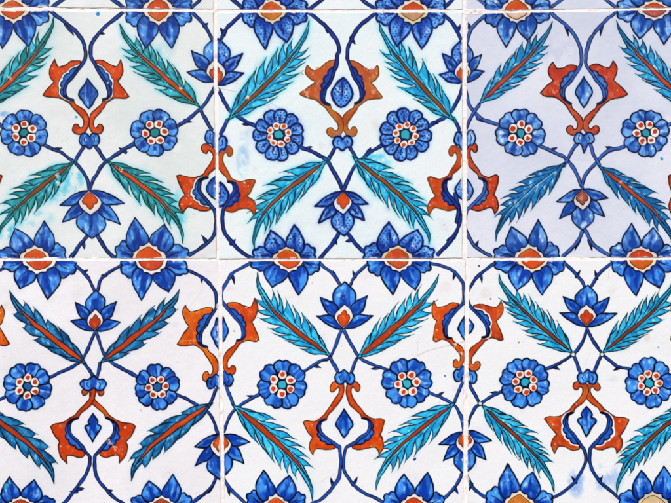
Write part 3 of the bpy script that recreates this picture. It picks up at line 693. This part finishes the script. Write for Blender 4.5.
    if key == '10':
        p.blot((98, 13.6), 1.8, hx('2a8cd0')); p.blot((76, 117), 1.6, hx('38a8c0'), .8); p.smudge((5, 114), 8, 4, hx('5090e0'), .7)
        chip_or_glint((180, 88), 2.2); chip_or_glint((55, 174), 3.0, 'a8d4dc'); chip_or_glint((58, 183), 2.5, 'c8e0e4'); chip_or_glint((10, 77), 2); chip_or_glint((108, 82), 1.2); chip_or_glint((190, 204), 1.0, 'f0e0d8'); chip_or_glint((189.5, 195), .8, 'f0e0d8'); chip_or_glint((121, 170), 1.4)
    if key == '11':
        p.blot((288.6, 172.5), 1.1, hx('c85028'), .9); p.blot((273, 57), 1.0, hx('8a9698'), .7); p.blot((444, 225), .8, hx('c06848'), .7)
        p.stroke([(218, 88), (228, 90), (240, 92.5), (247, 93)], .55, crk, .55, h=0); p.stroke([(266, 101), (272, 104), (280, 108)], .5, crk, .5, h=0)
        chip_or_glint((246, 96.5), 2.4); chip_or_glint((268, 100.5), 1.5, 'f0ece8'); chip_or_glint((413, 85), 2.0, 'cfae9c'); chip_or_glint((303, 73), 2, 'd88c5c'); chip_or_glint((306, 94), 2.4, 'e0a488'); chip_or_glint((371, 72), 3, 'b8604c'); chip_or_glint((374, 92), 2.4, 'd88c70'); chip_or_glint((380, 177), 1.0)
        for c in ((312, 72), (318, 68), (308, 90), (366, 70), (372, 76), (376, 90)): chip_or_glint(c, 1.8, 'cf8058')
    if key == '12':
        p.blot((661.5, 158), 1.7, hx('2a9cc8')); chip_or_glint((556, 84), 2.5, 'd07040'); chip_or_glint((555, 92), 2.2, 'e08c60'); chip_or_glint((511, 80), 1.2); chip_or_glint((620, 183), 1.6, 'c8a8a0'); chip_or_glint((582, 198), 2, 'b89080'); chip_or_glint((527, 33), 1.2, 'e8e4e4')
        p.stroke([(528, 14), (527.6, 24), (529, 36)], .6, crk, .6, h=0)
    if key == '20':
        p.smudge((6.5, 485.5), 4, 4, hx('30a0c0'), 1.2); p.blot((6.5, 485.5), 1.3, hx('48a8c4'), .6); p.blot((83, 488), .9, hx('503020')); chip_or_glint((112, 446), 3.4, 'e4b4a0'); chip_or_glint((108, 442), 2.0, 'e4b4a0'); chip_or_glint((116, 449), 1.6); chip_or_glint((104, 405.5), 1.2)
        p.stroke([(178, 341), (188, 340), (200, 341)], .5, hx('e8a880'), .8, h=0); p.blot((141, 411), .8, hx('8a9ca0'), .6); chip_or_glint((126, 428), 1.5, 'e0b0a0')
    if key == '21':
        p.blot((415, 459.6), 1.5, hx('2038a0')); p.blot((445.5, 375.6), 1.0, hx('2850b0')); p.blot((234, 331), .8, hx('705850'), .7); p.blot((242.5, 437), .8, hx('b05840'), .7)
        p.stroke([(417, 356), (428, 351), (440, 347.5), (450, 345.5), (456, 344), (464, 342)], .55, hx('a09088'), .7, h=0); chip_or_glint((456, 346), 2.2, 'ead8d0'); chip_or_glint((460, 352), 1.6, 'ead8d0')
        p.smudge((446, 290), 12, 14, hx('e0d6d6'), .5)
    if key == '22':
        p.blot((526.7, 459), 1.2, hx('201c18')); p.blot((518.8, 459.8), .7, hx('383430'), .8); p.blot((519, 342), .7, hx('a06050')); p.blot((658, 348), .8, hx('60a0c0')); p.blot((491, 298.5), .8, hx('506090')); p.blot((479, 265.6), .9, hx('303438'))
        p.stroke([(608, 280), (609, 272), (610.5, 266)], .6, hx('d8b8a8'), .7, h=0)
    # pinholes and specks everywhere
    for _ in range(90):
        c = (p.rng.uniform(xs0, xs1), p.rng.uniform(q0[0][1], q0[3][1]))
        p.blot(c, p.rng.uniform(.25, .6), hx(p.rng.choice(['b8a89c', 'c8b4a8', '9c9890', 'f4f0ee', 'e0c8bc'])), p.rng.uniform(.2, .6))
    for _ in range(3):      # hairline cracks in the glaze
        x_, y_ = p.rng.uniform(xs0, xs1), p.rng.uniform(q0[0][1], q0[3][1]); a_ = p.rng.uniform(0, 6.28); ln_ = [(x_, y_)]
        for _k in range(p.rng.randint(4, 9)):
            a_ += p.rng.uniform(-.5, .5); x_ += 6 * math.cos(a_); y_ += 6 * math.sin(a_); ln_.append((x_, y_))
        p.stroke(ln_, .35, hx('a8a09a'), .4, (.3, .3), h=0)
    return p

# ------------------------------------------------------------------ materials
def new_mat(name):
    m = bpy.data.materials.new(name); m.use_nodes = True
    return m, m.node_tree, m.node_tree.nodes['Principled BSDF']
def glaze_material():
    m, nt, bs = new_mat('painted_glaze')
    N = nt.nodes; L = nt.links
    at = N.new('ShaderNodeAttribute'); at.attribute_name = 'pigment'
    tc = N.new('ShaderNodeTexCoord')
    n1_ = N.new('ShaderNodeTexNoise'); n1_.inputs['Scale'].default_value = 700; n1_.inputs['Detail'].default_value = 4
    L.new(tc.outputs['Object'], n1_.inputs['Vector'])
    mr = N.new('ShaderNodeMapRange'); mr.inputs['From Min'].default_value = .25; mr.inputs['From Max'].default_value = .75
    mr.inputs['To Min'].default_value = .945; mr.inputs['To Max'].default_value = 1.04
    L.new(n1_.outputs['Fac'], mr.inputs['Value'])
    mx = N.new('ShaderNodeMix'); mx.data_type = 'RGBA'; mx.blend_type = 'MULTIPLY'; mx.inputs['Factor'].default_value = 1
    L.new(at.outputs['Color'], mx.inputs['A']); L.new(mr.outputs['Result'], mx.inputs['B'])
    L.new(mx.outputs['Result'], bs.inputs['Base Color'])
    n2_ = N.new('ShaderNodeTexNoise'); n2_.inputs['Scale'].default_value = 60; n2_.inputs['Detail'].default_value = 5
    L.new(tc.outputs['Object'], n2_.inputs['Vector'])
    r2 = N.new('ShaderNodeMapRange'); r2.inputs['To Min'].default_value = .14; r2.inputs['To Max'].default_value = .38
    L.new(n2_.outputs['Fac'], r2.inputs['Value']); L.new(r2.outputs['Result'], bs.inputs['Roughness'])
    n3_ = N.new('ShaderNodeTexNoise'); n3_.inputs['Scale'].default_value = 160; n3_.inputs['Detail'].default_value = 6
    L.new(tc.outputs['Object'], n3_.inputs['Vector'])
    bp = N.new('ShaderNodeBump'); bp.inputs['Strength'].default_value = .35; bp.inputs['Distance'].default_value = .0006
    L.new(n3_.outputs['Fac'], bp.inputs['Height']); L.new(bp.outputs['Normal'], bs.inputs['Normal'])
    bs.inputs['IOR'].default_value = 1.45; bs.inputs['Specular IOR Level'].default_value = .17
    return m
def grout_material():
    m, nt, bs = new_mat('lime_grout')
    N = nt.nodes; L = nt.links
    tc = N.new('ShaderNodeTexCoord')
    n = N.new('ShaderNodeTexNoise'); n.inputs['Scale'].default_value = 140; n.inputs['Detail'].default_value = 6
    L.new(tc.outputs['Object'], n.inputs['Vector'])
    cr = N.new('ShaderNodeValToRGB')
    e = cr.color_ramp.elements
    e[0].position = .28; e[0].color = (.55, .46, .42, 1); e[1].position = .42; e[1].color = (.90, .83, .79, 1)
    e2_ = cr.color_ramp.elements.new(.72); e2_.color = (.94, .90, .87, 1)
    L.new(n.outputs['Fac'], cr.inputs['Fac']); L.new(cr.outputs['Color'], bs.inputs['Base Color'])
    bs.inputs['Roughness'].default_value = .9
    b = N.new('ShaderNodeBump'); b.inputs['Strength'].default_value = .5; b.inputs['Distance'].default_value = .0006
    L.new(n.outputs['Fac'], b.inputs['Height']); L.new(b.outputs['Normal'], bs.inputs['Normal'])
    return m
GLAZE = glaze_material(); GROUT = grout_material()

def grid_mesh(name, X, Y, Z, mat, pig=None, thick=None, smooth=True):
    """X,Y wall millimetres, Z height towards the viewer in millimetres"""
    r, c = X.shape; n = r * c
    co = np.empty((n, 3), np.float32)
    co[:, 0] = ((X - CX) / 1000).ravel(); co[:, 1] = (-Z / 1000).ravel(); co[:, 2] = ((CZ - Y) / 1000).ravel()
    idx = np.arange(n).reshape(r, c)
    a = idx[:-1, :-1].ravel(); b = idx[:-1, 1:].ravel(); d = idx[1:, :-1].ravel(); e = idx[1:, 1:].ravel()
    quads = np.stack([a, d, e, b], 1)
    if thick:
        ring = np.concatenate([idx[0, :], idx[1:, -1], idx[-1, -2::-1], idx[-2:0:-1, 0]])
        k = len(ring); extra = co[ring].copy(); extra[:, 1] = thick / 1000
        base = n; co = np.vstack([co, extra]); j = np.arange(k); j2 = (j + 1) % k
        side = np.stack([ring[j], ring[j2], base + j2, base + j], 1)
        quads = np.vstack([quads, side]); n = len(co)
    me = bpy.data.meshes.new(name)
    me.vertices.add(n); me.vertices.foreach_set('co', co.ravel())
    f = len(quads)
    me.loops.add(f * 4); me.polygons.add(f)
    me.polygons.foreach_set('loop_start', np.arange(f, dtype=np.int32) * 4)
    me.loops.foreach_set('vertex_index', quads.astype(np.int32).ravel())
    me.update(calc_edges=True)
    me.polygons.foreach_set('use_smooth', np.full(f, smooth, bool))
    if pig is not None:
        at = me.attributes.new('pigment', 'FLOAT_COLOR', 'POINT')
        arr = np.ones((n, 4), np.float32); arr[:, :3] = .7
        arr[:r*c, :3] = pig.reshape(-1, 3)
        at.data.foreach_set('color', arr.ravel())
    me.materials.append(mat)
    o = bpy.data.objects.new(name, me); COL.objects.link(o)
    return o

def samples(lo, hi, fine_lo, fine_hi):
    """edge-refined coordinates: dense where the wall is seen, coarser beyond"""
    out = [lo, lo + .35, lo + .7, lo + 1.1, lo + 1.55]; x = lo + 2.0
    while x < hi - 2.2:
        out.append(x); x += STEP if fine_lo - 4 < x < fine_hi + 4 else 1.3
    out += [hi - 2.0, hi - 1.55, hi - 1.1, hi - .7, hi - .35, hi]
    return np.array(out)

def make_tile(key, quad, seed, label, flip=None, tilt=(0, 0, 0)):
    (x0, y0), (x1, y1), (x2, y2), (x3, y3) = quad
    x0 -= .15; x3 -= .15; x1 += .15; x2 += .15; y0 -= .75; y1 -= .75; y2 += .55; y3 += .55
    W = ((x1 - x0) + (x2 - x3)) / 2; Hh = ((y3 - y0) + (y2 - y1)) / 2
    xl, yt = min(x0, x3), min(y0, y1)
    us = (samples(xl, xl + W, 0, 671) - xl) / W; vs = (samples(yt, yt + Hh, 0, 503) - yt) / Hh
    U, Vv = np.meshgrid(us, vs)
    X = (x0*(1-U) + x1*U) * (1-Vv) + (x3*(1-U) + x2*U) * Vv
    Y = (y0*(1-Vv) + y3*Vv) * (1-U) + (y1*(1-Vv) + y2*Vv) * U
    # hand-cut edges wander a little
    eL = np.exp(-U*W/6); eR = np.exp(-(1-U)*W/6); eT = np.exp(-Vv*Hh/6); eB = np.exp(-(1-Vv)*Hh/6)
    X = X + (vnoise(X*0, Y, 22, seed+71, 3) - .5) * 1.3 * eL + (vnoise(X*0, Y, 22, seed+72, 3) - .5) * 1.3 * eR
    Y = Y + (vnoise(X, Y*0, 22, seed+73, 3) - .5) * 1.1 * eT + (vnoise(X, Y*0, 22, seed+74, 3) - .5) * 1.1 * eB
    PX, PY = X, Y
    if flip is not None:     # the same drawing turned over about a joint line
        PY = flip - Y
        p = paint_tile(key, PX[::-1], PY[::-1], seed, True); C = p.C[::-1]; Hm = p.H[::-1]
    else:
        p = paint_tile(key, PX, PY, seed); C = p.C; Hm = p.H
    de = np.minimum(np.minimum(U*W, (1-U)*W), np.minimum(Vv*Hh, (1-Vv)*Hh))
    de = de + (vnoise(X, Y, 3.5, seed + 75, 2) - .5) * .9 - sstep(.66, .82, vnoise(X, Y, 8, seed + 78)) * 2.0 * (vnoise(X, Y, 1.8, seed + 79))
    worn = np.clip(1 - sstep(.35, 1.1, de), 0, 1)[..., None]
    C = C * (1 - worn * .85) + hx('efdfd8') * worn * .85
    C = np.clip(C, .01, .93)
    lin = np.where(C <= .04045, C / 12.92, ((C + .055) / 1.055) ** 2.4).astype(np.float32)
    rnd = 1.0
    def drop(d):
        t = np.clip(1 - d / rnd, 0, 1); return rnd * .7 * (1 - np.sqrt(np.maximum(0, 1 - t*t)))
    Z = Hm * .9 - drop(U*W) - drop((1-U)*W) - drop(Vv*Hh) - drop((1-Vv)*Hh)
    Z = Z + (vnoise(X, Y, 45, seed+76, 2) - .5) * .7 + (vnoise(X, Y, 7, seed+77) - .5) * .05
    Z = Z + tilt[0] + (U - .5) * tilt[1] + (Vv - .5) * tilt[2]
    o = grid_mesh('ceramic_tile', X, Y, Z, GLAZE, lin, thick=9)
    # origin at the tile's own centre
    me = o.data
    cx = (xl + W/2 - CX) / 1000; cz = (CZ - yt - Hh/2) / 1000
    n = len(me.vertices); co = np.empty(n*3, np.float32); me.vertices.foreach_get('co', co); co = co.reshape(-1, 3); co[:, 0] -= cx; co[:, 2] -= cz
    me.vertices.foreach_set('co', co.ravel()); me.update(); o.location = (cx, 0, cz)
    o['label'] = label; o['category'] = 'tile'; o['group'] = 'painted ceramic tiles set in a grid on the wall'
    return o

LAB = {
 '10': 'greyish tile with teal green feather leaves and turquoise colour run under its glaze',
 '11': 'mint white tile with turquoise feather leaves, dotted blue flowers and worn brownish blossom',
 '12': 'lavender tinted tile with dark red blossom at its top centre and blue leaves',
 '20': 'pinkish white tile with broad deep blue saw-edged leaves with thick red midribs',
 '21': 'white tile with bright cyan feather leaves, directly below the mint white tile',
 '22': 'white tile with leaves on small white ring joints and pale blue smears near its bottom',
}
tl = {'10': (0, .3, -.2), '11': (.35, -.3, .2), '12': (.1, .3, .3), '20': (.2, -.2, .2), '21': (-.05, .25, -.3), '22': (.25, .2, .2)}
for i, k in enumerate(['10', '11', '12', '20', '21', '22']):
    make_tile(k, TILES[k]['quad'], 100 + 7 * i, LAB[k], None, tl[k])
# the course above: only its lowest centimetre shows
for i, (k, yb, lab) in enumerate([('10', 8.0, 'sliver of a tile above the greyish tile with teal green leaves'),
                                  ('11', 9.6, 'sliver of a tile above the mint white tile with dotted flowers'),
                                  ('12', 10.2, 'sliver of a tile above the lavender tile with dark red blossom')]):
    (x0, y0), (x1, y1), _, _ = TILES[k]['quad']
    yl = {'10': (6.2, 8.8), '11': (9.4, 9.4), '12': (10.4, 6.4)}[k]
    mid = {'10': 19.2, '11': 22.0, '12': 19.8}[k]
    make_tile(k, ((x0 - 2, yl[0] - 246), (x1 - 2, yl[1] - 246), (x1, yl[1]), (x0, yl[0])), 160 + 7 * i, lab, mid, (.1, .2, .1))

# ------------------------------------------------------------------ wall bed and grout
xs = np.arange(-60, 740, 8.0); ys = np.arange(-280, 535, 8.0)
X, Y = np.meshgrid(xs, ys)
o = grid_mesh('wall', X, Y, -4.5 + vnoise(X, Y, 20, 5) * .8, GROUT, thick=60); o['kind'] = 'structure'
def strip(ptsA, width, seed, lvl=-.35, horiz=True):
    (ax, ay), (bx, by) = ptsA
    L = (bx-ax) if horiz else (by-ay)
    t = np.arange(0, L, .6); w = np.arange(-width/2, width/2 + .01, .45)
    Tm, Wm = np.meshgrid(t, w)
    if horiz: X = ax + Tm; Y = ay + (by-ay) * Tm / L + Wm
    else: Tm, Wm = Tm.T, Wm.T; Y = ay + Tm; X = ax + (bx-ax) * Tm / L + Wm
    Z = lvl + (vnoise(X, Y, 6, seed, 3) - .5) * .75 + (vnoise(X, Y, 26, seed+1) - .5) * .4 + (vnoise(X, Y, 1.6, seed+2) - .5) * .16
    Z = Z - 5 * sstep(width/2 - 2.2, width/2, np.abs(Wm))
    return X, Y, Z
def build_grout():
    segs = [(((-60, 8.2), (215, 10.4)), 9, 1, True), (((214.2, 10.9), (465, 11.0)), 9, 2, True), (((464.6, 11.9), (740, 7.6)), 9, 3, True),
            (((-60, 259.6), (740, 258.8)), 8, 4, True),
            (((212.6, -240), (214.9, 12)), 9, 5, False), (((214.9, 8), (217.9, 260)), 9, 6, False), (((219.4, 258), (222.6, 520)), 9, 7, False),
            (((461.8, -240), (464.2, 12)), 9, 8, False), (((464.2, 8), (464.5, 260)), 9, 9, False), (((467.2, 258), (465.1, 520)), 9, 10, False),
            (((-60, 509), (740, 508.5)), 9, 11, True)]
    for (pp, w, sd, hz) in segs:
        X, Y, Z = strip(pp, w, sd * 3 + 300, horiz=hz, lvl=-.22 + .002 * sd)
        o = grid_mesh('grout', X, Y, Z, GROUT); o['kind'] = 'structure'
build_grout()

# ------------------------------------------------------------------ camera, light
cam = bpy.data.cameras.new('Camera'); co_ = bpy.data.objects.new('Camera', cam); COL.objects.link(co_)
cam.sensor_width = 36; dist = 1.0; cam.lens = 36 * dist / .671
co_.location = (0, -dist, 0); co_.rotation_euler = (math.radians(90), 0, 0)
cam.clip_start = .01; cam.clip_end = 100
scene.camera = co_

w = bpy.data.worlds.new('World'); scene.world = w; w.use_nodes = True
nt = w.node_tree; sky = nt.nodes.new('ShaderNodeTexSky'); sky.sky_type = 'NISHITA'; sky.sun_disc = False
el, az = math.radians(48), math.radians(150)
sky.sun_elevation = el; sky.sun_rotation = az; sky.dust_density = 2.5
bg = nt.nodes['Background']; bg.inputs['Strength'].default_value = .12
nt.links.new(sky.outputs['Color'], bg.inputs['Color'])
sun = bpy.data.lights.new('Sun', 'SUN'); sun.energy = 2.1; sun.angle = math.radians(12); sun.color = (1, .965, .93)
so = bpy.data.objects.new('Sun', sun); COL.objects.link(so)
# light comes from the upper left in front of the wall
from mathutils import Vector
dirv = Vector((math.sin(az) * math.cos(el) * -1, math.cos(az) * math.cos(el), math.sin(el)))
so.rotation_euler = dirv.to_track_quat('Z', 'Y').to_euler()
sky.sun_rotation = math.atan2(dirv.x, dirv.y)
scene.view_settings.view_transform = 'Standard'; scene.view_settings.look = 'None'
scene.view_settings.exposure = 0.42; scene.view_settings.gamma = 1
